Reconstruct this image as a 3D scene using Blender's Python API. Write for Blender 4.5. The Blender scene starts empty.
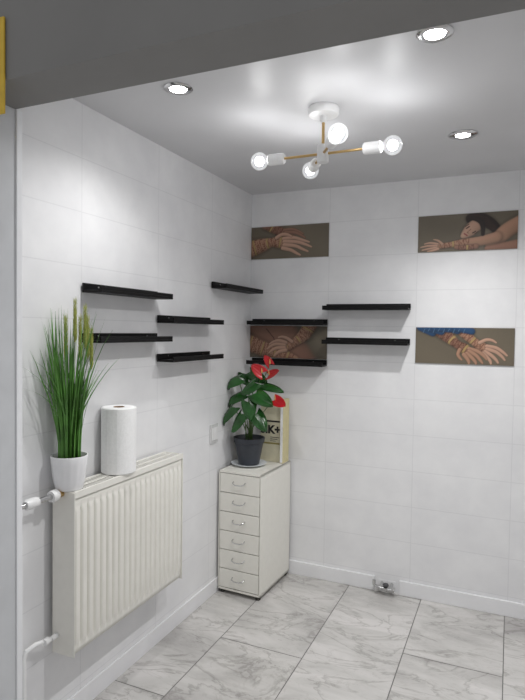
import bpy, bmesh, math, random
import numpy as np
from mathutils import Vector, Matrix
random.seed(7)
SC=bpy.context.scene; COL=SC.collection
PI=math.pi
# ---------------------------------------------------------------- helpers
def lin(c):
    return tuple(((v/255)/12.92 if v/255<=.04045 else ((v/255+.055)/1.055)**2.4) for v in c)
def mat(name,rgb,rough=.5,metal=0,var=.06,scale=30,bump=0,spec=.5,emit=0,ecol=None):
    m=bpy.data.materials.new(name); m.use_nodes=True; nt=m.node_tree; b=nt.nodes['Principled BSDF']
    c=lin(rgb)
    tc=nt.nodes.new('ShaderNodeTexCoord'); nz=nt.nodes.new('ShaderNodeTexNoise'); nz.inputs['Scale'].default_value=scale; nz.inputs['Detail'].default_value=4
    nt.links.new(tc.outputs['Object'],nz.inputs['Vector'])
    rp=nt.nodes.new('ShaderNodeValToRGB'); e=rp.color_ramp.elements
    e[0].position=.3; e[1].position=.7
    e[0].color=(*[v*(1-var) for v in c],1); e[1].color=(*[min(1,v*(1+var)) for v in c],1)
    nt.links.new(nz.outputs['Fac'],rp.inputs['Fac']); nt.links.new(rp.outputs['Color'],b.inputs['Base Color'])
    b.inputs['Roughness'].default_value=rough; b.inputs['Metallic'].default_value=metal
    b.inputs['Specular IOR Level'].default_value=spec
    if bump:
        bp=nt.nodes.new('ShaderNodeBump'); bp.inputs['Strength'].default_value=bump; bp.inputs['Distance'].default_value=.002
        nt.links.new(nz.outputs['Fac'],bp.inputs['Height']); nt.links.new(bp.outputs['Normal'],b.inputs['Normal'])
    if emit:
        b.inputs['Emission Color'].default_value=(*(ecol or (1,1,1)),1); b.inputs['Emission Strength'].default_value=emit
    return m
def link(name,me,m=None,parent=None,smooth=True,bevel=0,angle=35):
    if m is not None: me.materials.append(m)
    o=bpy.data.objects.new(name,me); COL.objects.link(o)
    if parent is not None: o.parent=parent
    if smooth:
        me.polygons.foreach_set('use_smooth',[True]*len(me.polygons)); me.set_sharp_from_angle(angle=math.radians(angle))
    if bevel:
        b=o.modifiers.new('bevel','BEVEL'); b.width=bevel; b.segments=2; b.limit_method='ANGLE'
    return o
def obj(name,bm,m,parent=None,smooth=True,bevel=0,angle=35,recalc=True):
    if recalc: bmesh.ops.recalc_face_normals(bm,faces=bm.faces)
    me=bpy.data.meshes.new(name); bm.to_mesh(me); bm.free()
    return link(name,me,m,parent,smooth,bevel,angle)
def tag(o,label,cat,group=None):
    o['label']=label; o['category']=cat
    if group: o['group']=group
    return o
def thing(name,label,cat,loc,rz=0,group=None):
    o=bpy.data.objects.new(name,None); COL.objects.link(o); o.empty_display_size=.05
    o.location=loc; o.rotation_euler=(0,0,rz); tag(o,label,cat,group); return o
def struct(o): o['kind']='structure'; return o
def box(bm,x0,x1,y0,y1,z0,z1):
    v=[bm.verts.new((x,y,z)) for z in (z0,z1) for x,y in ((x0,y0),(x1,y0),(x1,y1),(x0,y1))]
    for f in ((3,2,1,0),(4,5,6,7),(0,1,5,4),(1,2,6,5),(2,3,7,6),(3,0,4,7)): bm.faces.new([v[i] for i in f])
    return bm
def B(*a): return box(bmesh.new(),*a)
def tube(bm,pts,rs,seg=12,caps=True):
    pts=[Vector(p) for p in pts]
    if not isinstance(rs,(list,tuple)): rs=[rs]*len(pts)
    rings=[]; prev=None
    for i,p in enumerate(pts):
        t=(pts[min(i+1,len(pts)-1)]-pts[max(i-1,0)]).normalized()
        if prev is None:
            a=Vector((0,0,1)) if abs(t.z)<.9 else Vector((1,0,0)); n=t.cross(a).normalized()
        else: n=(prev-t*prev.dot(t)).normalized()
        prev=n; b=t.cross(n)
        rings.append([bm.verts.new(p+(n*math.cos(2*PI*k/seg)+b*math.sin(2*PI*k/seg))*rs[i]) for k in range(seg)])
    for A,C in zip(rings,rings[1:]):
        for k in range(seg): bm.faces.new((A[k],A[(k+1)%seg],C[(k+1)%seg],C[k]))
    if caps: bm.faces.new(rings[0]); bm.faces.new(rings[-1])
    return bm
def lathe(bm,prof,c=(0,0,0),seg=32,axis=None,mod=None):
    c=Vector(c); R=Matrix.Identity(3) if axis is None else Vector((0,0,1)).rotation_difference(Vector(axis)).to_matrix()
    rings=[]
    for r,z in prof:
        if r<1e-5: rings.append([bm.verts.new(c+R@Vector((0,0,z)))])
        else: rings.append([bm.verts.new(c+R@Vector(((r*(mod(k,z) if mod else 1))*math.cos(2*PI*k/seg),(r*(mod(k,z) if mod else 1))*math.sin(2*PI*k/seg),z))) for k in range(seg)])
    for A,C in zip(rings,rings[1:]):
        if len(A)==1 and len(C)==1: continue
        for k in range(seg):
            k2=(k+1)%seg
            if len(A)==1: bm.faces.new((A[0],C[k],C[k2]))
            elif len(C)==1: bm.faces.new((A[k],A[k2],C[0]))
            else: bm.faces.new((A[k],A[k2],C[k2],C[k]))
    return bm
# ---------------------------------------------------------------- camera
CP=Vector((1.48032,-3.16551,1.46627)); yaw,pitch,roll,F=-.41528,.03421,.01419,563.22
fw=Vector((math.sin(yaw)*math.cos(pitch),math.cos(yaw)*math.cos(pitch),-math.sin(pitch)))
r0=Vector((math.cos(yaw),-math.sin(yaw),0)); u0=r0.cross(fw)
rr=r0*math.cos(roll)+u0*math.sin(roll); uu=-r0*math.sin(roll)+u0*math.cos(roll)
cd=bpy.data.cameras.new('camera'); cam=bpy.data.objects.new('camera',cd); COL.objects.link(cam); SC.camera=cam
cam.matrix_world=Matrix(((rr.x,uu.x,-fw.x,CP.x),(rr.y,uu.y,-fw.y,CP.y),(rr.z,uu.z,-fw.z,CP.z),(0,0,0,1)))
cd.sensor_fit='HORIZONTAL'; cd.sensor_width=36; cd.lens=F*36/525; cd.clip_start=.02
def at(px,py,ax,val):          # point of the place seen at a photo pixel, on the plane axis=val
    d=rr*((px-262.5)/F)-uu*((py-350)/F)+fw
    return CP+d*((val-CP[ax])/d[ax])
# ---------------------------------------------------------------- materials
def tile_wall(name,ax):
    m=bpy.data.materials.new(name); m.use_nodes=True; nt=m.node_tree; N=nt.nodes; L=nt.links; b=N['Principled BSDF']
    tc=N.new('ShaderNodeTexCoord'); sp=N.new('ShaderNodeSeparateXYZ'); L.new(tc.outputs['Object'],sp.inputs[0])
    def ma(op,a,bv=None,c=None):
        n=N.new('ShaderNodeMath'); n.operation=op
        for i,v in enumerate((a,bv,c)):
            if v is None: continue
            if isinstance(v,(int,float)): n.inputs[i].default_value=v
            else: L.new(v,n.inputs[i])
        return n.outputs[0]
    def line(s,off,per):
        f=ma('FRACT',ma('ADD',ma('DIVIDE',ma('SUBTRACT',s,off),per),.5))
        dd=ma('MULTIPLY',ma('ABSOLUTE',ma('SUBTRACT',f,.5)),per)
        mr=N.new('ShaderNodeMapRange'); mr.inputs['From Min'].default_value=.0008; mr.inputs['From Max'].default_value=.0028; mr.inputs['To Min'].default_value=1; mr.inputs['To Max'].default_value=0
        L.new(dd,mr.inputs['Value']); return mr.outputs[0]
    g=ma('MAXIMUM',line(sp.outputs[ax],0,.5),line(sp.outputs[2],.1,.2))
    nz=N.new('ShaderNodeTexNoise'); nz.inputs['Scale'].default_value=5; nz.inputs['Detail'].default_value=6; nz.inputs['Roughness'].default_value=.6; L.new(tc.outputs['Object'],nz.inputs['Vector'])
    rp=N.new('ShaderNodeValToRGB'); e=rp.color_ramp.elements; e[0].position=.3; e[1].position=.7
    e[0].color=(*lin((228,228,230)),1); e[1].color=(*lin((239,239,240)),1); L.new(nz.outputs['Fac'],rp.inputs['Fac'])
    mx=N.new('ShaderNodeMix'); mx.data_type='RGBA'; L.new(ma('MULTIPLY',g,.22),mx.inputs[0]); L.new(rp.outputs['Color'],mx.inputs[6]); mx.inputs[7].default_value=(*lin((176,176,180)),1)
    L.new(mx.outputs[2],b.inputs['Base Color']); b.inputs['Roughness'].default_value=.5
    h=ma('SUBTRACT',ma('MULTIPLY',nz.outputs['Fac'],.25),ma('MULTIPLY',g,.4))
    bp=N.new('ShaderNodeBump'); bp.inputs['Strength'].default_value=.2; bp.inputs['Distance'].default_value=.0012; L.new(h,bp.inputs['Height']); L.new(bp.outputs['Normal'],b.inputs['Normal'])
    return m
M={}
M['wl']=tile_wall('wall_tiles_left',1); M['wb']=tile_wall('wall_tiles_back',0)
M['ceil']=mat('ceiling_satin',(208,208,210),.42,var=.03,scale=3,spec=.4)
M['head']=mat('header_paint',(136,135,134),.7,var=.04,scale=4,spec=.2)
M['trim']=mat('white_trim',(236,237,240),.4,var=.02)
M['base']=mat('baseboard_tile',(236,236,238),.35,var=.03,scale=6)
M['black']=mat('black_ledge',(9,8,9),.5,var=.2,scale=60,spec=.25)
M['cream']=mat('cream_steel',(233,231,223),.38,var=.02)
M['radi']=mat('radiator_enamel',(233,231,224),.38,var=.02)
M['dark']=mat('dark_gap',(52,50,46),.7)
M['chrome']=mat('chrome',(200,200,200),.18,1,var=.05)
M['brass']=mat('brushed_brass',(206,174,120),.35,1,var=.06)
M['white']=mat('white_plastic',(236,236,236),.35,var=.02)
M['pot']=mat('white_ceramic',(236,236,238),.25,var=.02)
M['gpot']=mat('charcoal_pot',(52,56,64),.4,var=.1)
M['soil']=mat('soil',(52,38,28),.9,var=.4,scale=80,bump=.6)
M['paper']=mat('kitchen_paper',(242,242,242),.85,var=.03,scale=90,bump=.6)
M['card']=mat('cardboard_tube',(150,120,86),.8)
M['grass']=mat('grass_green',(84,134,56),.5,var=.5,scale=14)
M['seed']=mat('seed_head_yellow',(166,172,88),.7,var=.2,scale=60)
M['leaf']=mat('anthurium_leaf',(32,78,30),.22,var=.4,scale=20)
M['stem']=mat('plant_stem',(70,100,46),.5,var=.2)
M['red']=mat('red_spathe',(180,16,28),.3,var=.15,scale=30)
M['spadix']=mat('spadix',(232,190,120),.6,var=.2,scale=200)
M['box']=mat('cream_carton',(216,210,184),.6,var=.05)
M['boxs']=mat('yellowed_carton_side',(208,198,154),.6,var=.06)
M['ink']=mat('dark_ink',(34,32,32),.6)
M['olive']=mat('olive_print',(150,140,84),.6)
M['yellow']=mat('yellow_card',(216,180,62),.6,var=.1)
M['bulb']=mat('bulb_core',(255,255,255),.5,emit=72,ecol=(1,.99,.97))
M['lens']=mat('spot_lens',(255,255,255),.5,emit=40,ecol=(1,.995,.98))
m=bpy.data.materials.new('clear_bulb_glass'); m.use_nodes=True; nt=m.node_tree; nt.nodes.clear()
o_=nt.nodes.new('ShaderNodeOutputMaterial'); mx=nt.nodes.new('ShaderNodeMixShader'); tr=nt.nodes.new('ShaderNodeBsdfTransparent'); gl=nt.nodes.new('ShaderNodeBsdfGlossy'); ad=nt.nodes.new('ShaderNodeAddShader'); em=nt.nodes.new('ShaderNodeEmission'); fr=nt.nodes.new('ShaderNodeLayerWeight')
tr.inputs[0].default_value=(.93,.94,.96,1); gl.inputs['Roughness'].default_value=.12; em.inputs['Strength'].default_value=.22; fr.inputs['Blend'].default_value=.12
nt.links.new(fr.outputs['Facing'],mx.inputs[0]); nt.links.new(tr.outputs[0],mx.inputs[1]); nt.links.new(gl.outputs[0],mx.inputs[2])
nt.links.new(mx.outputs[0],ad.inputs[0]); nt.links.new(em.outputs[0],ad.inputs[1]); nt.links.new(ad.outputs[0],o_.inputs[0]); M['glass']=m
def marble():
    m=bpy.data.materials.new('marble_tiles'); m.use_nodes=True; nt=m.node_tree; N=nt.nodes; L=nt.links; b=N['Principled BSDF']
    tc=N.new('ShaderNodeTexCoord'); at_=N.new('ShaderNodeAttribute'); at_.attribute_name='tile'
    va=N.new('ShaderNodeVectorMath'); va.operation='MULTIPLY_ADD'; L.new(at_.outputs['Color'],va.inputs[0]); va.inputs[1].default_value=(17,17,17); L.new(tc.outputs['Object'],va.inputs[2])
    rot=N.new('ShaderNodeMapping'); rot.inputs['Rotation'].default_value=(0,0,.7); rot.inputs['Scale'].default_value=(1,2.4,1); L.new(va.outputs[0],rot.inputs['Vector'])
    def nz(s,d,dist): 
        n=N.new('ShaderNodeTexNoise'); n.inputs['Scale'].default_value=s; n.inputs['Detail'].default_value=d; n.inputs['Roughness'].default_value=.6; n.inputs['Distortion'].default_value=dist; L.new(rot.outputs[0],n.inputs['Vector']); return n.outputs['Fac']
    def ramp(src,st):
        r=N.new('ShaderNodeValToRGB'); e=r.color_ramp.elements
        while len(e)<len(st): e.new(.5)
        for k,(p,c) in enumerate(st): e[k].position=p; e[k].color=(*c,1)
        L.new(src,r.inputs['Fac']); return r.outputs['Color']
    w=(1,1,1)
    cloud=ramp(nz(2.2,6,.6),[(.3,lin((176,173,171))),(.5,lin((199,197,194))),(.7,lin((216,213,211)))])
    vein=ramp(nz(1.9,7,1.0),[(.465,w),(.495,(.7,.69,.68)),(.503,(.52,.51,.50)),(.52,w)])
    v2=ramp(nz(4.4,6,.8),[(.48,w),(.5,(.8,.79,.78)),(.515,w)])
    def mul(a,c,f):
        x=N.new('ShaderNodeMix'); x.data_type='RGBA'; x.blend_type='MULTIPLY'; x.inputs[0].default_value=f; L.new(a,x.inputs[6]); L.new(c,x.inputs[7]); return x.outputs[2]
    L.new(mul(mul(cloud,vein,.6),v2,.55),b.inputs['Base Color']); b.inputs['Roughness'].default_value=.26
    return m
M['marble']=marble(); M['grout']=mat('floor_grout',(112,110,108),.8)
# ---------------------------------------------------------------- room shell
H=2.30
struct(obj('wall_left',B(-.12,0,-1.88,.12,0,H),M['wl'],smooth=False))
struct(obj('wall_back',B(0,2.5,0,.12,0,H),M['wb'],smooth=False))
struct(obj('wall_right',B(2.5,2.62,-1.9,.12,0,H),M['wl'],smooth=False))
struct(obj('ceiling',B(-.12,2.62,-1.9,.12,H,H+.1),M['ceil'],smooth=False))
# opening: header beam and left jamb
struct(obj('wall_header',B(-.9,2.62,-2.06,-1.9,2.12,H+.3),M['head'],smooth=False))
struct(obj('wall_front',B(-.9,.10,-2.06,-1.9,0,2.12),mat('jamb_wood_grain',(200,202,205),.5,var=.04,scale=12),smooth=False))
struct(obj('trim_1',B(.0,.105,-1.9,-1.878,0,2.12),M['trim'],bevel=.002))
# floor: each slab cut with a grout gap, one mesh
vs=[];fs=[];cols=[]
def slab(x0,x1,y0,y1):
    g=.0019; i=len(vs); z=0
    vs.extend([(x0+g,y0+g,z),(x1-g,y0+g,z),(x1-g,y1-g,z),(x0+g,y1-g,z)]); fs.append((i,i+1,i+2,i+3)); c=(random.random(),random.random(),random.random(),1); cols.extend([c]*4)
TL=1.2
xs=[-.155,.25,.66,1.065,1.487,1.89,2.3,2.7]; offs={0:-1.30,1:-.82,2:-1.22,3:-.583,4:-1.0,5:-.34,6:-.72}
for k in range(len(xs)-1):
    y=offs[k]
    while y<.12: y+=TL
    while y>-4.2:
        slab(xs[k],xs[k+1],y-TL,y); y-=TL
me=bpy.data.meshes.new('floor'); i=len(vs)
vs+= [(-.3,-5.6,-.0015),(2.7,-5.6,-.0015),(2.7,1.2,-.0015),(-.3,1.2,-.0015),(-.3,-5.6,-.08),(2.7,-5.6,-.08),(2.7,1.2,-.08),(-.3,1.2,-.08)]; cols+=[(0,0,0,1)]*8
gf=len(fs); fs+=[(i,i+1,i+2,i+3),(i+7,i+6,i+5,i+4),(i,i+4,i+5,i+1),(i+1,i+5,i+6,i+2),(i+2,i+6,i+7,i+3),(i+3,i+7,i+4,i)]
me.from_pydata(vs,[],fs); ca=me.color_attributes.new('tile','FLOAT_COLOR','POINT'); ca.data.foreach_set('color',[c for q in cols for c in q])
me.materials.append(M['marble']); me.materials.append(M['grout'])
for p in me.polygons[gf:]: p.material_index=1
struct(link('floor',me,smooth=False))
# baseboards
struct(obj('baseboard_left',B(0,.009,-1.87,0,0,.08),M['base'],bevel=.002))
bm=B(.009,.805,-.012,0,0,.08); box(bm,.945,2.5,-.012,0,0,.08)
struct(obj('baseboard_back',bm,M['base'],bevel=.002))
# yellow card on the header
c=thing('hanging_card','yellow printed card hanging from the dark beam at the left edge','card',(.16,-2.065,2.03))
obj('card_sheet',B(-.05,.082,-.003,.002,0,.25),M['yellow'],c); obj('print_panel',B(-.04,.060,-.0045,-.003,.06,.10),M['olive'],c)
# ---------------------------------------------------------------- picture tiles
class Canvas:
    def __init__(s,bg):
        s.W,s.Hh=260,104; X=np.linspace(0,2.5,s.W); Y=np.linspace(0,1,s.Hh); s.X,s.Y=np.meshgrid(X,Y)
        s.img=np.ones((s.Hh,s.W,3))*np.array(bg)
        s.g=np.random.RandomState(3); s.img*=1+.06*np.sin(s.X*3+s.Y*4)[...,None]+.03*s.g.randn(s.Hh,s.W,1)
    def chain(s,pts,col,hen=None,lx=-.22,ly=.3):
        # smooth tapered limb through (point, radius) stations, resampled along a spline
        P=np.array([[a[0],a[1],r] for a,r in pts]); n=len(P)
        if n>2:
            t=np.arange(n); tt=np.linspace(0,n-1,6*(n-1)+1); out=[]
            for u in tt:
                i=min(int(u),n-2); f=u-i; p0=P[max(i-1,0)];p1=P[i];p2=P[i+1];p3=P[min(i+2,n-1)]
                out.append(.5*((2*p1)+(-p0+p2)*f+(2*p0-5*p1+4*p2-p3)*f*f+(-p0+3*p1-3*p2+p3)*f**3))
            P=np.array(out)
        best=np.full(s.X.shape,9.); EX=np.zeros_like(best);EY=np.zeros_like(best);S=np.zeros_like(best);SD=np.zeros_like(best); acc=0
        for a,b in zip(P,P[1:]):
            dx,dy=b[0]-a[0],b[1]-a[1]; l=math.hypot(dx,dy)+1e-9
            t=np.clip(((s.X-a[0])*dx+(s.Y-a[1])*dy)/(l*l),0,1); ex=s.X-a[0]-t*dx; ey=s.Y-a[1]-t*dy; r=a[2]+(b[2]-a[2])*t
            q=np.hypot(ex,ey)/r; m=q<best
            best=np.where(m,q,best); EX=np.where(m,ex/r,EX); EY=np.where(m,ey/r,EY); S=np.where(m,acc+t*l,S); SD=np.where(m,(ex*-dy+ey*dx)/(l*r),SD); acc+=l
        m=best<1
        sh=np.clip(.97-.5*best**3+EX*lx+EY*ly,.12,1.4)
        # soft contact shadow around the limb, then the limb
        al2=np.clip(1-(best-1)/.35,0,1)[...,None]*.3
        s.img=s.img*(1-al2)
        c=np.array(col)[None,None,:]*sh[...,None]
        if hen:
            t0,t1=hen[0]*acc,hen[1]*acc
            ring=np.abs(((S*8)%1)-.5)<.07
            lace=(np.sin(S*60+2.5*np.sin(SD*7))*np.sin(SD*11+S*25))>.38
            dots=(np.sin(S*95)*np.sin(SD*16))>.72
            hm=(S>t0)&(S<t1)&(ring|lace|dots)
            c=np.where(hm[...,None],c*np.array([.42,.28,.25]),c)
            gold=(S>t0)&(S<t1)&(np.abs(((S*2.3)%1)-.5)<.06)
            c=np.where(gold[...,None],np.array([.42,.29,.12])*sh[...,None],c)
        al=np.clip((1-best)*5,0,1)[...,None]
        s.img=s.img*(1-al)+c*al
    def cap(s,a,ra,b,rb,col,hen=None): s.chain([(a,ra),(b,rb)],col,hen)
    def line(s,pts,w,col):
        for a,b in zip(pts,pts[1:]):
            dx,dy=b[0]-a[0],b[1]-a[1]; t=np.clip(((s.X-a[0])*dx+(s.Y-a[1])*dy)/(dx*dx+dy*dy+1e-9),0,1)
            m=np.hypot(s.X-a[0]-t*dx,s.Y-a[1]-t*dy)<w; s.img[m]=col
def picture(x0,z0,cv,label):
    W,Hh=cv.W,cv.Hh; me=bpy.data.meshes.new('picture_tile'); w,h=.494,.194
    p=np.pad(cv.img,((1,1),(1,1),(0,0)),'edge'); cv.img=(p[1:-1,1:-1]*4+p[:-2,1:-1]+p[2:,1:-1]+p[1:-1,:-2]+p[1:-1,2:])/8
    vs=[(i/(W-1)*w,-.006,j/(Hh-1)*h) for j in range(Hh) for i in range(W)]
    fs=[(j*W+i,j*W+i+1,(j+1)*W+i+1,(j+1)*W+i) for j in range(Hh-1) for i in range(W-1)]
    n=len(vs); vs+=[(0,-.0005,0),(w,-.0005,0),(w,-.0005,h),(0,-.0005,h)]
    a,b,c,d=0,W-1,Hh*W-1,(Hh-1)*W
    fs+=[(n,n+1,n+2,n+3),tuple([n,n+1]+[b-k for k in range(W)]),tuple([n+2,n+3]+[d+k for k in range(W)]),tuple([n+1,n+2]+[c-k*W for k in range(Hh)]),tuple([n+3,n]+[k*W for k in range(Hh)])]
    me.from_pydata(vs,[],fs)
    col=np.ones((n+4,4)); col[:n,:3]=np.clip(cv.img,0,1).reshape(-1,3); col[n:,:3]=cv.img[2,2]
    ca=me.color_attributes.new('paint','FLOAT_COLOR','POINT'); ca.data.foreach_set('color',col.ravel())
    m=bpy.data.materials.get('painted_tile')
    if not m:
        m=bpy.data.materials.new('painted_tile'); m.use_nodes=True; q=m.node_tree.nodes.new('ShaderNodeAttribute'); q.attribute_name='paint'
        bs=m.node_tree.nodes['Principled BSDF']; m.node_tree.links.new(q.outputs['Color'],bs.inputs['Base Color']); bs.inputs['Roughness'].default_value=.45
    o=link('picture_tile',me,m,smooth=False); o.location=(x0+.003,0,z0+.003)
    tag(o,label,'picture'); return o
bg=lin((106,97,82)); sk=lin((172,132,108)); sk2=lin((140,102,84)); sk3=lin((190,152,130))
# 1: two hennaed hands
c1=Canvas(bg)
def finger(c,pts,rs,col,hen=None): c.chain(list(zip(pts,rs)),col,hen)
c1.chain([((.5,1.08),.2),((.8,.9),.16),((1.05,.78),.16),((1.16,.75),.12)],sk2,(.1,.8))
for p in [[(1.1,.86),(1.35,.87),(1.55,.8),(1.7,.72)],[(1.14,.79),(1.42,.77),(1.62,.69),(1.76,.6)],[(1.1,.7),(1.34,.67),(1.5,.59),(1.6,.52)]]:
    finger(c1,p,[.06,.055,.045,.028],sk2)
c1.chain([((-.1,.30),.3),((.35,.42),.24),((.68,.5),.16),((.92,.50),.2),((1.1,.45),.18)],sk,(.1,.95))
for p in [[(1.08,.6),(1.42,.61),(1.68,.53),(1.9,.46)],[(1.1,.51),(1.5,.48),(1.76,.4),(1.97,.31)],[(1.1,.41),(1.46,.36),(1.68,.26),(1.86,.18)],[(1.05,.31),(1.32,.24),(1.5,.14),(1.62,.08)]]:
    finger(c1,p,[.068,.06,.05,.03],sk3)
finger(c1,[(.84,.64),(1.02,.73),(1.2,.72),(1.33,.66)],[.065,.06,.05,.03],sk3)
picture(0,1.9,c1,'picture tile of two hennaed hands high in the corner')
# 2: woman resting on her folded arm
c2=Canvas(bg); hair=lin((38,23,18)); hair2=lin((62,40,30))
c2.chain([((1.36,.86),.15),((1.64,.82),.18),((1.92,.62),.15),((2.08,.36),.09)],hair)
for k in range(5): c2.line([(1.45,.93-.05*k),(1.75,.86-.06*k),(1.98,.58-.05*k)],.006,hair2)
c2.chain([((2.75,.78),.2),((2.3,.52),.22),((2.05,.3),.2),((1.85,.16),.14)],sk)
c2.chain([((2.6,.08),.2),((2.2,.04),.16),((1.8,.03),.1)],sk2)
c2.chain([((2.0,.32),.16),((1.6,.24),.14),((1.2,.22),.115),((.8,.17),.085),((.62,.16),.09),((.5,.15),.075)],sk,(.45,.95))
for p in [[(.52,.21),(.34,.25),(.18,.23)],[(.5,.16),(.28,.17),(.08,.14)],[(.5,.11),(.3,.09),(.12,.06)],[(.54,.08),(.4,.04),(.26,.02)]]:
    finger(c2,p,[.04,.035,.02],sk3)
finger(c2,[(.64,.21),(.54,.3),(.42,.34)],[.04,.034,.02],sk3)
# head tilted onto the arm, face turned to the viewer, chin to the lower left
c2.chain([((1.47,.66),.19),((1.36,.56),.185),((1.23,.45),.12),((1.17,.40),.075)],sk3,None,-.12,.18)
c2.chain([((1.3,.82),.03),((1.44,.85),.06),((1.6,.76),.07),((1.66,.6),.06),((1.66,.42),.05)],hair)
dk=lin((58,34,28))
c2.line([(1.25,.60),(1.32,.645)],.015,dk); c2.line([(1.41,.47),(1.48,.51)],.015,dk); c2.line([(1.22,.65),(1.31,.71)],.009,dk); c2.line([(1.46,.44),(1.54,.50)],.009,dk)
c2.line([(1.36,.57),(1.27,.49),(1.31,.465)],.009,lin((128,92,74))); c2.line([(1.2,.46),(1.27,.405)],.017,lin((138,62,56)))
c2.chain([((1.5,.1),.08),((1.2,.08),.07),((1.0,.1),.06)],sk2,(.1,.9))
picture(1.0,1.9,c2,'picture tile of a dark haired woman resting her head on outstretched arm')
# 3: close crop, large bare shoulder and two big hennaed forearms
c3=Canvas(bg)
c3.chain([((.4,1.3),.7),((.95,.6),.75),((1.5,-.3),.8)],sk2)
c3.line([(.55,.9),(.8,.62),(.88,.25)],.014,lin((70,48,40)))
c3.chain([((-.2,.5),.3),((.5,.26),.26),((1.1,.1),.2),((1.5,-.05),.16)],sk,(.05,.95))
c3.chain([((2.0,1.1),.26),((1.8,.75),.22),((1.5,.5),.15),((1.32,.4),.17),((1.2,.34),.14)],sk,(.05,.95))
for p in [[(1.2,.48),(.98,.54),(.8,.5),(.66,.42)],[(1.16,.4),(.9,.43),(.72,.37),(.6,.28)],[(1.16,.32),(.92,.31),(.76,.24),(.66,.16)],[(1.2,.25),(1.0,.2),(.88,.12),(.82,.05)]]:
    finger(c3,p,[.066,.06,.05,.03],sk3)
finger(c3,[(1.4,.52),(1.24,.62),(1.08,.66),(.96,.64)],[.06,.055,.045,.03],sk3)
c3.img*=.8
picture(0,1.3,c3,'dark close-up picture tile of a hennaed hand over a bare shoulder, between two ledges')
# 4: hands with blue sleeves
c4=Canvas(bg); blue=lin((34,72,112))
c4.chain([((1.0,1.1),.16),((1.32,.8),.14),((1.55,.6),.12),((1.7,.5),.14),((1.84,.42),.11)],sk,(.1,.95))
for p in [[(1.84,.51),(2.06,.47),(2.22,.37),(2.33,.27)],[(1.84,.43),(2.06,.36),(2.2,.25),(2.28,.15)],[(1.8,.36),(1.96,.26),(2.07,.15),(2.12,.07)],[(1.74,.32),(1.86,.2),(1.93,.11),(1.95,.04)]]:
    finger(c4,p,[.056,.052,.044,.028],sk3)
finger(c4,[(1.66,.6),(1.82,.68),(1.96,.67),(2.06,.61)],[.055,.05,.04,.025],sk3)
c4.chain([((.4,1.05),.18),((.85,.74),.17),((1.1,.54),.125),((1.26,.44),.155),((1.38,.36),.125)],sk2,(.1,.95))
for p in [[(1.4,.43),(1.62,.36),(1.76,.25),(1.84,.15)],[(1.4,.36),(1.58,.25),(1.68,.13),(1.74,.05)],[(1.34,.3),(1.48,.18),(1.56,.08),(1.58,.02)],[(1.27,.27),(1.36,.15),(1.4,.07),(1.4,.01)]]:
    finger(c4,p,[.06,.055,.046,.028],sk)
finger(c4,[(1.16,.4),(1.12,.27),(1.17,.17),(1.22,.12)],[.055,.05,.04,.025],sk)
for a,b in [((.12,1.0),(.45,.84)),((.3,1.0),(.68,.88)),((.5,1.0),(.9,.95)),((.85,1.02),(1.1,.91)),((1.05,1.0),(1.45,.9))]: c4.cap(a,.11,b,.10,blue)
for k in range(9): c4.line([(.2+k*.13,.86+.04*(k%2)),(.24+k*.13,.97)],.008,lin((80,112,140)))
picture(1.0,1.3,c4,'picture tile of hennaed hands with blue sleeves right of the lower ledge')
# ---------------------------------------------------------------- ledges (black picture shelves)
def ledge_proto():
    r=bpy.data.objects.new('wall_ledge',None); COL.objects.link(r); r.empty_display_size=.05
    L=.48
    obj('shelf_board',B(0,L,-.098,-.0065,0,.010),M['black'],r,bevel=.0015)
    obj('back_rail',B(0,L,-.016,-.0065,.0101,.036),M['black'],r,bevel=.0015)
    obj('front_lip',B(0,L,-.098,-.090,.0101,.024),M['black'],r,bevel=.0015)
    for x in (.08,.40):
        bm=bmesh.new(); lathe(bm,[(0,.0),(.0035,.0),(.003,.0012),(0,.0015)],(x,-.0161,.024),12,axis=(0,-1,0)); obj('screw',bm,M['chrome'],r)
        obj('wall_bracket',B(x-.012,x+.012,-.0065,-.0002,.004,.03),M['black'],r)
    return r
proto=ledge_proto()
LEDG=[ # wall, start, bottom z, label
 ('L',-1.505,1.600,'black picture ledge at upper left of the left wall, above the tall grass plant'),
 ('L',-1.505,1.412,'black picture ledge on the left wall just behind the grass tips, lowest above the radiator'),
 ('L',-1.015,1.495,'black picture ledge in the middle of left wall, upper one of its pair'),
 ('L',-1.015,1.318,'lowest black picture ledge on the left wall, lower one of the middle pair'),
 ('L',-.512,1.690,'highest black picture ledge, on the left wall ending at the room corner'),
 ('B',.02,1.502,'black picture ledge in the corner over the top edge of a picture tile'),
 ('B',.02,1.264,'black picture ledge in the corner under the dark close-up picture, directly over red flowers'),
 ('B',.493,1.590,'black picture ledge alone on the bare back wall, upper of the pair'),
 ('B',.493,1.397,'black picture ledge on the back wall, lower of the pair beside the blue sleeves picture')]
for i,(w,s,z,lab) in enumerate(LEDG):
    if i==0: o=proto
    else:
        o=proto.copy(); COL.objects.link(o)
        for ch in list(proto.children):
            c=ch.copy(); COL.objects.link(c); c.parent=o
    if w=='L': o.location=(0,s,z); o.rotation_euler=(0,0,PI/2)
    else: o.location=(s,0,z); o.rotation_euler=(0,0,0)
    tag(o,lab,'shelf','black picture ledges on the walls')
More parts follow.
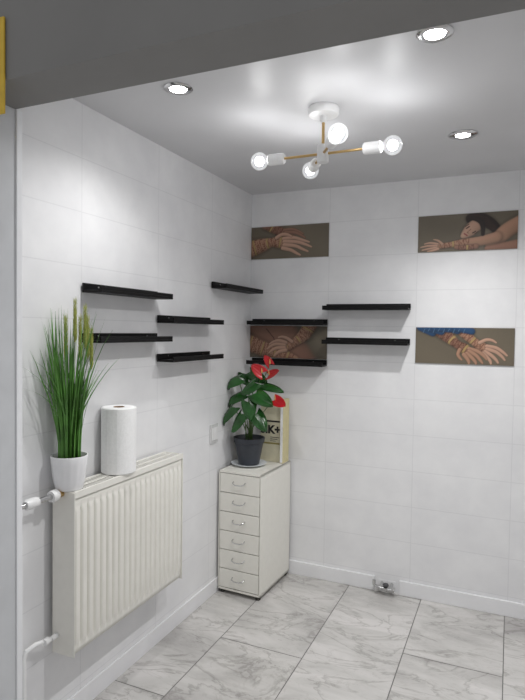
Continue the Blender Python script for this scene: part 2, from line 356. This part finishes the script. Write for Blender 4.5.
# ---------------------------------------------------------------- radiator
RX0,RX1,RY0,RY1,RZ0,RZ1=.022,.122,-1.668,-.966,.315,.900
rad=thing('radiator','cream panel radiator with vertical ribs mounted on the left wall','radiator',(0,RY0,RZ0))
LR=RY1-RY0; HR=RZ1-RZ0
nr=20; ys=np.linspace(0.004,LR-.004,nr*12+1); zs=[.012,.03,.040,.048,.056,HR*.3,HR*.5,HR*.7,HR-.072,HR-.064,HR-.056,HR-.046,HR-.022]
bm=bmesh.new(); g=[]
for z in zs:
    e=min(1,max(0,(z-.034)/.02))*min(1,max(0,(HR-.05-z)/.02)); row=[]
    for y in ys:
        u=((y-.004)/(LR-.008)*nr)%1; a=abs(u-.5)*2     # 0 centre, 1 between ribs
        p=1-max(0,(a-.5)/.5)**1.4
        row.append(bm.verts.new((.107+.013*(p*e+(1-e)*.55),y,z)))
    g.append(row)
for A,C in zip(g,g[1:]):
    for k in range(len(A)-1): bm.faces.new((A[k],A[k+1],C[k+1],C[k]))
fp=obj('front_panel',bm,M['radi'],rad,angle=60); sm=fp.modifiers.new('thick','SOLIDIFY'); sm.thickness=.004; sm.offset=-1
obj('back_panel',B(.026,.034,.006,LR-.006,.012,HR-.022),M['radi'],rad)
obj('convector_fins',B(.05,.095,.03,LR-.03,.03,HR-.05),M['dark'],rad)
for y0,y1 in ((0,.004),(LR-.004,LR)): obj('side_panel',B(RX0,RX1,y0,y1,.004,HR-.002),M['radi'],rad,bevel=.0015)
bm=bmesh.new(); box(bm,RX0,RX0+.012,.004,LR-.004,HR-.012,HR); box(bm,RX1-.012,RX1,.004,LR-.004,HR-.022,HR)
box(bm,RX0+.05-.003,RX0+.05+.003,.004,LR-.004,HR-.006,HR)
n=46
for k in range(n+1):
    y=.006+(LR-.012)*k/n; box(bm,RX0+.012,RX1-.012,y-.0035,y+.0035,HR-.006,HR-.0008)
obj('top_grille',bm,M['radi'],rad)
for y in (.12,LR-.12): obj('wall_bracket',B(.0005,.026,y-.02,y+.02,.06,HR-.06),M['radi'],rad)
# supply valve (top) and return elbow (bottom)
VZ=HR-.008
bm=bmesh.new(); tube(bm,[(.065,0,VZ),(.065,-.03,VZ)],.012,16); v=obj('valve_body',bm,M['brass'],rad)
bm=bmesh.new(); lathe(bm,[(0,0),(.019,0),(.021,.006),(.021,.022),(.017,.03),(0,.03)],(.065,-.052,VZ),10,axis=(0,1,0)); obj('valve_nut',bm,M['white'],v)
bm=bmesh.new(); tube(bm,[(.065,-.05,VZ),(.064,-.145,VZ),(.06,-.2,VZ)],.0095,14); obj('supply_pipe',bm,M['chrome'],rad)
bm=bmesh.new(); lathe(bm,[(0,0),(.016,0),(.018,.008),(.018,.04),(.014,.05),(0,.05)],(.063,-.11,VZ),12,axis=(0,-1,0)); obj('pipe_coupling',bm,M['white'],rad)
bm=bmesh.new(); tube(bm,[(.045,0,.07),(.045,-.03,.07)],.009,16); tube(bm,[(.045,-.03,.07),(.03,-.085,.074),(.018,-.112,.062),(.016,-.122,.035),(.016,-.122,-RZ0+.001)],.008,16); obj('return_pipe',bm,M['white'],rad)
bm=bmesh.new(); lathe(bm,[(0,0),(.013,0),(.013,.02),(0,.02)],(.043,-.04,.071),8,axis=(0,-1,0)); obj('return_nut',bm,M['white'],rad)
# ---------------------------------------------------------------- kitchen roll
RZ=RZ1+.0005
kr=thing('kitchen_roll','thick white roll of kitchen paper standing on the radiator','paper roll',(.070,-1.365,RZ))
bm=bmesh.new(); lathe(bm,[(.022,.001),(.064,0),(.068,.004),(.068,.254),(.064,.258),(.022,.257)],seg=48)
lathe(bm,[(.022,.001),(.022,.257)],seg=48); obj('paper',bm,M['paper'],kr)
bm=bmesh.new(); lathe(bm,[(.0215,.002),(.0215,.258),(.0195,.258),(.0195,.002)],seg=32); obj('cardboard_core',bm,M['card'],kr)
bm=bmesh.new(); v=[[bm.verts.new((r*math.cos(a),r*math.sin(a),z)) for a,r in ((-1.6,.0683),(-1.4,.0686),(-1.2,.069),(-1.0,.0705))] for z in (.003,.255)]
for k in range(3): bm.faces.new((v[0][k],v[0][k+1],v[1][k+1],v[1][k]))
obj('loose_sheet',bm,M['paper'],kr)
# ---------------------------------------------------------------- grass plant
gp=thing('potted_grass','tall artificial grass with yellow green seed spikes in a white pot on the radiator','plant',(.068,-1.635,RZ))
def ribmod(k,z): return 1+.012*math.cos(k*PI/2) if .02<z<.1 else 1
bm=bmesh.new(); lathe(bm,[(0,0),(.044,0),(.047,.004),(.053,.03),(.0575,.06),(.061,.09),(.064,.117),(.063,.12),(.060,.12),(.058,.116),(.056,.1),(0,.098)],seg=64,mod=ribmod); obj('pot',bm,M['pot'],gp)
bm=bmesh.new(); lathe(bm,[(0,.112),(.04,.11),(.0555,.104)],seg=24); obj('soil',bm,M['soil'],gp)
bm=bmesh.new()
def blade(bm,p,ang,lean,L,w,droop=0,n=7):
    d=Vector((math.cos(ang),math.sin(ang),0)); s=Vector((-d.y,d.x,0)); rot=random.uniform(-1.2,1.2); s=(s*math.cos(rot)+d*math.sin(rot))
    prev=None
    for i in range(n+1):
        t=i/n; c=Vector(p)+d*(lean*t**1.6+droop*t**4*.5)*L+Vector((0,0,1))*L*(t*math.sqrt(max(.05,1-lean*lean*.8))-droop*t**4*.55)
        c.x=max(c.x,.012-.068)
        h=w*(1-t**2.5)*.5+.0002
        a,b=bm.verts.new(c-s*h),bm.verts.new(c+s*h)
        if prev: bm.faces.new((prev[0],prev[1],b,a))
        prev=(a,b)
for k in range(165):
    a=random.uniform(0,2*PI); r=.038*math.sqrt(random.random()); L=random.uniform(.30,.54)
    ln=abs(random.gauss(.0,.12))+.02
    blade(bm,(r*math.cos(a),r*math.sin(a),.108),a+random.uniform(-.4,.4),min(ln,.32),L,random.uniform(.0050,.0078),random.choice([0,0,0,.05,.12]) )
for k in range(12):
    a=(1 if random.random()<.62 else -1)*PI/2+random.uniform(-.5,.5); blade(bm,(0,0,.108),a,random.uniform(.25,.44),random.uniform(.32,.44),.0055,random.uniform(.0,.3),10)
obj('grass_blades',bm,M['grass'],gp,smooth=False,recalc=False)
for k,(dx,dy,zt) in enumerate([(0.01,.015,.67),(.02,.055,.65),(.01,.08,.61),(.02,.03,.61),(.0,-.02,.61),(.01,.10,.57)]):
    bm=bmesh.new(); tube(bm,[(0,0,.108),(dx*.5,dy*.5,zt*.6),(dx,dy,zt-.15)],.0013,6); q=obj('seed_stalk',bm,M['stem'],gp)
    bm=bmesh.new(); tube(bm,[(dx,dy,zt-.155),(dx,dy,zt-.13),(dx,dy,zt-.05),(dx,dy,zt)],[.002,.005,.004,.0006],8)
    for j in range(70):
        t=j/69; a=j*2.4; c=Vector((dx+.0035*math.cos(a),dy+.0035*math.sin(a),zt-.15+.14*t)); e=c+Vector((.004*math.cos(a),.004*math.sin(a),.018)); w=.0022*(1-.6*t)
        tube(bm,[c,(c+e)/2,e],[.0006,w,.0003],4)
    obj('seed_head',bm,M['seed'],q)
# ---------------------------------------------------------------- drawer cabinet
W,D=.262,.40
cab=thing('drawer_cabinet','narrow cream metal cabinet with six drawers standing in the corner','cabinet',(.1515,-.2185,0),math.radians(-2.3))
hw,hd=W/2,D/2; ZB,ZT=.022,.69
bm=bmesh.new(); box(bm,-hw,-hw+.006,-hd,hd,ZB,ZT); box(bm,hw-.006,hw,-hd,hd,ZB,ZT); box(bm,-hw,hw,hd-.005,hd,ZB,ZT); box(bm,-hw,hw,-hd,hd,ZT-.012,ZT); box(bm,-hw,hw,-hd,hd,ZB,ZB+.012)
obj('cabinet_body',bm,M['cream'],cab,bevel=.001)
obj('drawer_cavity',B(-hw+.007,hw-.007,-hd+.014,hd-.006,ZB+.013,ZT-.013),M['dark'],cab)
nd=6; z0=ZB+.014; dh=(ZT-.014-z0)/nd
for k in range(nd):
    a=z0+k*dh+.002; b=a+dh-.004
    dr=obj('drawer',B(-hw+.009,hw-.009,-hd-.001,-hd+.012,a,b),M['cream'],cab,bevel=.0015)
    zc=(a+b)/2+.008
    bm=bmesh.new(); tube(bm,[(-.036,-hd-.001,zc+.004),(-.036,-hd-.012,zc+.002),(-.032,-hd-.020,zc-.003),(-.016,-hd-.024,zc-.008),(.016,-hd-.024,zc-.008),(.032,-hd-.020,zc-.003),(.036,-hd-.012,zc+.002),(.036,-hd-.001,zc+.004)],.0032,8); obj('handle',bm,M['chrome'],dr)
for sx in (-1,1):
    for sy in (-1,1):
        bm=bmesh.new(); lathe(bm,[(0,0),(.012,0),(.014,.003),(.012,.0215),(0,.0215)],(sx*(hw-.02),sy*(hd-.022),0),16); obj('foot',bm,M['dark'],cab)
# ---------------------------------------------------------------- saucer + anthurium
PX,PY=.112,-.235; ZC=.6905
sa=obj('saucer',lathe(bmesh.new(),[(0,0),(.055,0),(.062,.003),(.100,.012),(.104,.016),(.100,.0165),(.06,.006),(0,.006)],seg=48),mat('pale_blue_saucer',(228,233,238),.2,var=.03)); sa.location=(PX,PY,ZC); tag(sa,'pale blue white saucer under the charcoal plant pot','saucer')
PZ=ZC+.0065
an=thing('potted_anthurium','red flowering anthurium with dark heart shaped leaves in a charcoal pot','plant',(PX,PY,PZ))
bm=bmesh.new(); lathe(bm,[(0,0),(.055,0),(.061,.006),(.083,.127),(.089,.129),(.091,.155),(.087,.156),(.083,.15),(.079,.122),(0,.12)],seg=48); obj('pot',bm,M['gpot'],an)
bm=bmesh.new(); lathe(bm,[(0,.138),(.05,.136),(.081,.130)],seg=24); obj('soil',bm,M['soil'],an)
O=Vector((PX,PY,PZ))
def heart(base,tip,width,nrm,m,parent,name,droop=.12,cup=.15,back=.3,n=12,k=6):
    base=Vector(base);tip=Vector(tip); d=tip-base; L=d.length; d.normalize(); nrm=Vector(nrm); nrm=(nrm-d*nrm.dot(d)).normalized(); s=d.cross(nrm)
    bm=bmesh.new(); rows=[]
    for i in range(n+1):
        t=i/n; w=width*.5*min(1,1.55*((1-t)**.75)*((t+.16)**.42)) if i<n else .0005
        row=[]
        for j in range(-k,k+1):
            q=j/k; al=L*t-back*L*abs(q)**1.3*(1-t)**2
            z=-droop*L*(t**2)-.5*cup*width*(abs(q)**1.8)-.03*width*math.cos(q*PI*4)*.5
            v=base+d*al+s*(w*q)+nrm*z
            if (v+O).x<.008: v.x=.008-O.x
            row.append(bm.verts.new(v))
        rows.append(row)
    for A,C in zip(rows,rows[1:]):
        for j in range(len(A)-1): bm.faces.new((A[j],A[j+1],C[j+1],C[j]))
    return obj(name,bm,m,parent,angle=80,recalc=False)
def stemto(p,m,rad=.0028):
    p=Vector(p); r=Vector((random.uniform(-.02,.02),random.uniform(-.02,.02),.13)); mid=Vector((p.x*.45,p.y*.45,.13+(p.z-.13)*.62))
    bm=bmesh.new(); tube(bm,[r,(r+mid)/2+Vector((0,0,.01)),mid,(mid+p)/2+Vector((0,0,.006)),p],rad,7); return obj('stem',bm,m,an)
LV=[((238,377),(217,384),.115,-.28,(-.3,-.6,.8)),((248,379),(230,370),.08,-.16,(0,-.7,.8)),((232,407),(216,422),.105,-.34,(-.4,-.6,.6)),
 ((241,393),(218,402),.105,-.27,(-.3,-.6,.8)),((256,393),(272,403),.10,-.34,(.3,-.7,.6)),((264,384),(283,388),.08,-.24,(.3,-.5,.8)),
 ((241,414),(229,431),.09,-.36,(-.3,-.8,.5)),((256,414),(266,430),.09,-.35,(.3,-.8,.5)),((254,382),(239,392),.10,-.32,(-.1,-.7,.7)),
 ((248,402),(250,420),.09,-.36,(.2,-.9,.4)),
 ((250,372),(266,380),.085,-.20,(.1,-.8,.6))]
for a,b,w,y,nn in LV:
    A=at(*a,1,y)-O; Bp=at(*b,1,y-.03)-O
    stemto(A,M['stem']); heart(A,Bp,w*1.1,nn,M['leaf'],an,'leaf',droop=.14,cup=.3)
for a,b,w,y in [((262,373),(251,365),.078,-.27),((269,375),(280,371),.06,-.22),((275,400),(286,407),.07,-.30),((270,364),(264,355),.05,-.20)]:
    A=at(*a,1,y)-O; Bp=at(*b,1,y-.03)-O
    st=stemto(A,M['stem'],.0022); fl=heart(A,Bp,w*1.1,(.1,-.8,.5),M['red'],an,'flower',droop=-.05,cup=-.1,back=.3)
    bm=bmesh.new(); e=A+Vector((.004,-.014,.028)); tube(bm,[A+Vector((0,-.003,.002)),(A+e)/2,e],[.004,.0038,.002],8); obj('spadix',bm,M['spadix'],fl)
# ---------------------------------------------------------------- printed carton behind the plant
bx=thing('printed_carton','cream carton with large dark lettering upright behind the red flowering plant','box',(.19,-.075,ZC),math.radians(-1))
obj('carton_body',B(-.065,.065,-.028,.028,0,.335),M['box'],bx,bevel=.002)
obj('print_stripe',B(-.060,.060,-.029,-.0282,.105,.115),M['olive'],bx)
obj('dark_band',B(-.060,.060,-.029,-.0282,.236,.246),M['ink'],bx)
for k in range(3): obj('small_print',B(.0,.058-.012*k,-.029,-.0282,.145-.011*k,.148-.011*k),M['ink'],bx)
def text(s,size,loc,parent,m,name='lettering'):
    cu=bpy.data.curves.new('t','FONT'); cu.body=s; cu.size=size; cu.extrude=.0004; cu.offset=.003
    t=bpy.data.objects.new('t',cu); COL.objects.link(t); dg=bpy.context.evaluated_depsgraph_get(); me=bpy.data.meshes.new_from_object(t.evaluated_get(dg)); bpy.data.objects.remove(t)
    o=link(name,me,None,parent,smooth=False); me.materials.clear(); me.materials.append(m); o.location=loc; o.rotation_euler=(PI/2,0,0); return o
text('SIK+',.066,(-.064,-.0286,.17),bx,M['ink'])
bk=thing('booklet','upright yellowed cream booklet at the right end of the cabinet top','book',(.268,-.075,ZC),math.radians(-2))
obj('cover',B(-.011,.011,-.045,.04,0,.375),M['boxs'],bk,bevel=.0015); obj('pages',B(-.008,.008,-.0462,-.045,.004,.371),M['paper'],bk)
# ---------------------------------------------------------------- wall switch, pipe valve
so=thing('wall_switch','white rectangular double wall switch low on the left wall beside the cabinet','switch',(0,-.464,.848))
obj('cover_plate',B(.0003,.010,-.040,.040,0,.105),mat('switch_plate',(208,208,208),.4),so,bevel=.002)
for a,b in ((-.031,-.001),(.001,.031)): obj('rocker',B(.0102,.0135,a,b,.018,.087),M['white'],so,bevel=.001)
va=thing('pipe_valve','small chrome water pipe valve in the baseboard gap at the foot of the back wall','valve',(.878,-.001,0))
obj('wall_plate',B(-.050,.045,-.003,0,.034,.066),M['wb'],va,bevel=.001)
bm=bmesh.new(); tube(bm,[(-.055,-.05,.040),(.05,-.05,.034)],[.011,.011],14)
for x in (-.03,.025): tube(bm,[(x,-.003,.05),(x,-.05,.038)],.009,12)
obj('valve_pipe',bm,M['chrome'],va)
for x in (-.045,.0,.04):
    bm=bmesh.new(); lathe(bm,[(0,-.008),(.016,-.008),(.016,.008),(0,.008)],(x,-.05,.037),6,axis=(1,0,-.06)); obj('hex_nut',bm,M['chrome'],va)
bm=bmesh.new(); tube(bm,[(-.055,-.05,.040),(-.066,-.05,.055),(-.066,-.05,.078)],[.009,.009,.009],12); obj('inlet',bm,M['chrome'],va)
bm=bmesh.new(); lathe(bm,[(0,0),(.016,0),(.017,.008),(.013,.014),(0,.014)],(.0,-.05,.053),8); obj('tap_knob',bm,mat('dark_knob',(70,70,74),.4),va)
# ---------------------------------------------------------------- ceiling lamp
LX,LY=.818,-1.13; la=thing('ceiling_lamp','brass and white ceiling lamp with four bare glowing globe bulbs','lamp',(LX,LY,H))
bm=bmesh.new(); lathe(bm,[(0,-.0005),(.056,-.0005),(.058,-.004),(.058,-.022),(.054,-.028),(.012,-.03),(0,-.03)],seg=48); obj('canopy',bm,M['white'],la)
bm=bmesh.new(); lathe(bm,[(0,-.03),(.013,-.03),(.013,-.05),(.006,-.055),(0,-.055)],seg=20); obj('collar',bm,M['white'],la)
ZA=-.17
bm=bmesh.new(); tube(bm,[(0,0,-.05),(0,0,ZA+.03)],.0055,14); obj('rod',bm,M['brass'],la)
bm=bmesh.new(); lathe(bm,[(0,.032),(.020,.032),(.022,.028),(.022,-.028),(.020,-.032),(0,-.032)],(0,0,ZA),28); obj('hub',bm,M['white'],la)
for vx,vy in ((-.26,.0),(.26,-.005),(.114,-.19),(-.114,.19)):
    v=Vector((vx,vy,0)); L=v.length; d=v/L
    bm=bmesh.new(); tube(bm,[d*.02+Vector((0,0,ZA)),d*(L-.095)+Vector((0,0,ZA))],.0048,12); ar=obj('arm',bm,M['brass'],la)
    bm=bmesh.new(); lathe(bm,[(0,0),(.016,0),(.021,.005),(.022,.062),(.019,.066),(0,.066)],d*(L-.106)+Vector((0,0,ZA)),24,axis=d); obj('socket',bm,M['white'],ar)
    bm=bmesh.new(); c=d*L+Vector((0,0,ZA)); prof=[(.012,-.04),(.014,-.034)]+[(.034*math.sin(a),-.034*math.cos(a)) for a in np.linspace(.45,PI-.02,14)]+[(0,.034)]
    lathe(bm,prof,c,28,axis=d); bu=obj('bulb',bm,M['glass'],la)
    bm=bmesh.new(); bmesh.ops.create_uvsphere(bm,u_segments=16,v_segments=10,radius=.0185,matrix=Matrix.Translation(c)); obj('glowing_core',bm,M['bulb'],bu)
# ---------------------------------------------------------------- downlights
for x,y,pw,sc,lab in ((1.264,-1.518,46,1,'round recessed ceiling spotlight close to the beam, right of the lamp'),(.404,-1.479,20,1,'round recessed ceiling spotlight close to the beam, left of the lamp'),(1.273,-.646,42,1.18,'round recessed ceiling spotlight nearest the back wall')):
    dl=thing('ceiling_spotlight',lab,'spotlight',(x,y,H),group='recessed ceiling spotlights')
    bm=bmesh.new(); lathe(bm,[(.050*sc,-.0004),(.051*sc,-.002),(.044*sc,-.006),(.034,-.007),(.030,-.004),(.030,-.0004)],seg=40); obj('rim',bm,M['chrome'],dl)
    bm=bmesh.new(); lathe(bm,[(.029,-.0006),(.029,-.003),(0,-.004)],seg=32); obj('lens',bm,M['lens'],dl)
    ld=bpy.data.lights.new('spot_beam','SPOT'); ld.energy=pw; ld.spot_size=math.radians(140); ld.spot_blend=1; ld.shadow_soft_size=.02; ld.color=(1,.995,.985)
    lo=bpy.data.objects.new('spot_beam',ld); COL.objects.link(lo); lo.parent=dl; lo.location=(0,0,-.028)
# ---------------------------------------------------------------- world
w=bpy.data.worlds.new('world'); SC.world=w; w.use_nodes=True; w.node_tree.nodes['Background'].inputs[0].default_value=(.985,.99,1,1); w.node_tree.nodes['Background'].inputs[1].default_value=.45
SC.view_settings.view_transform='Standard'
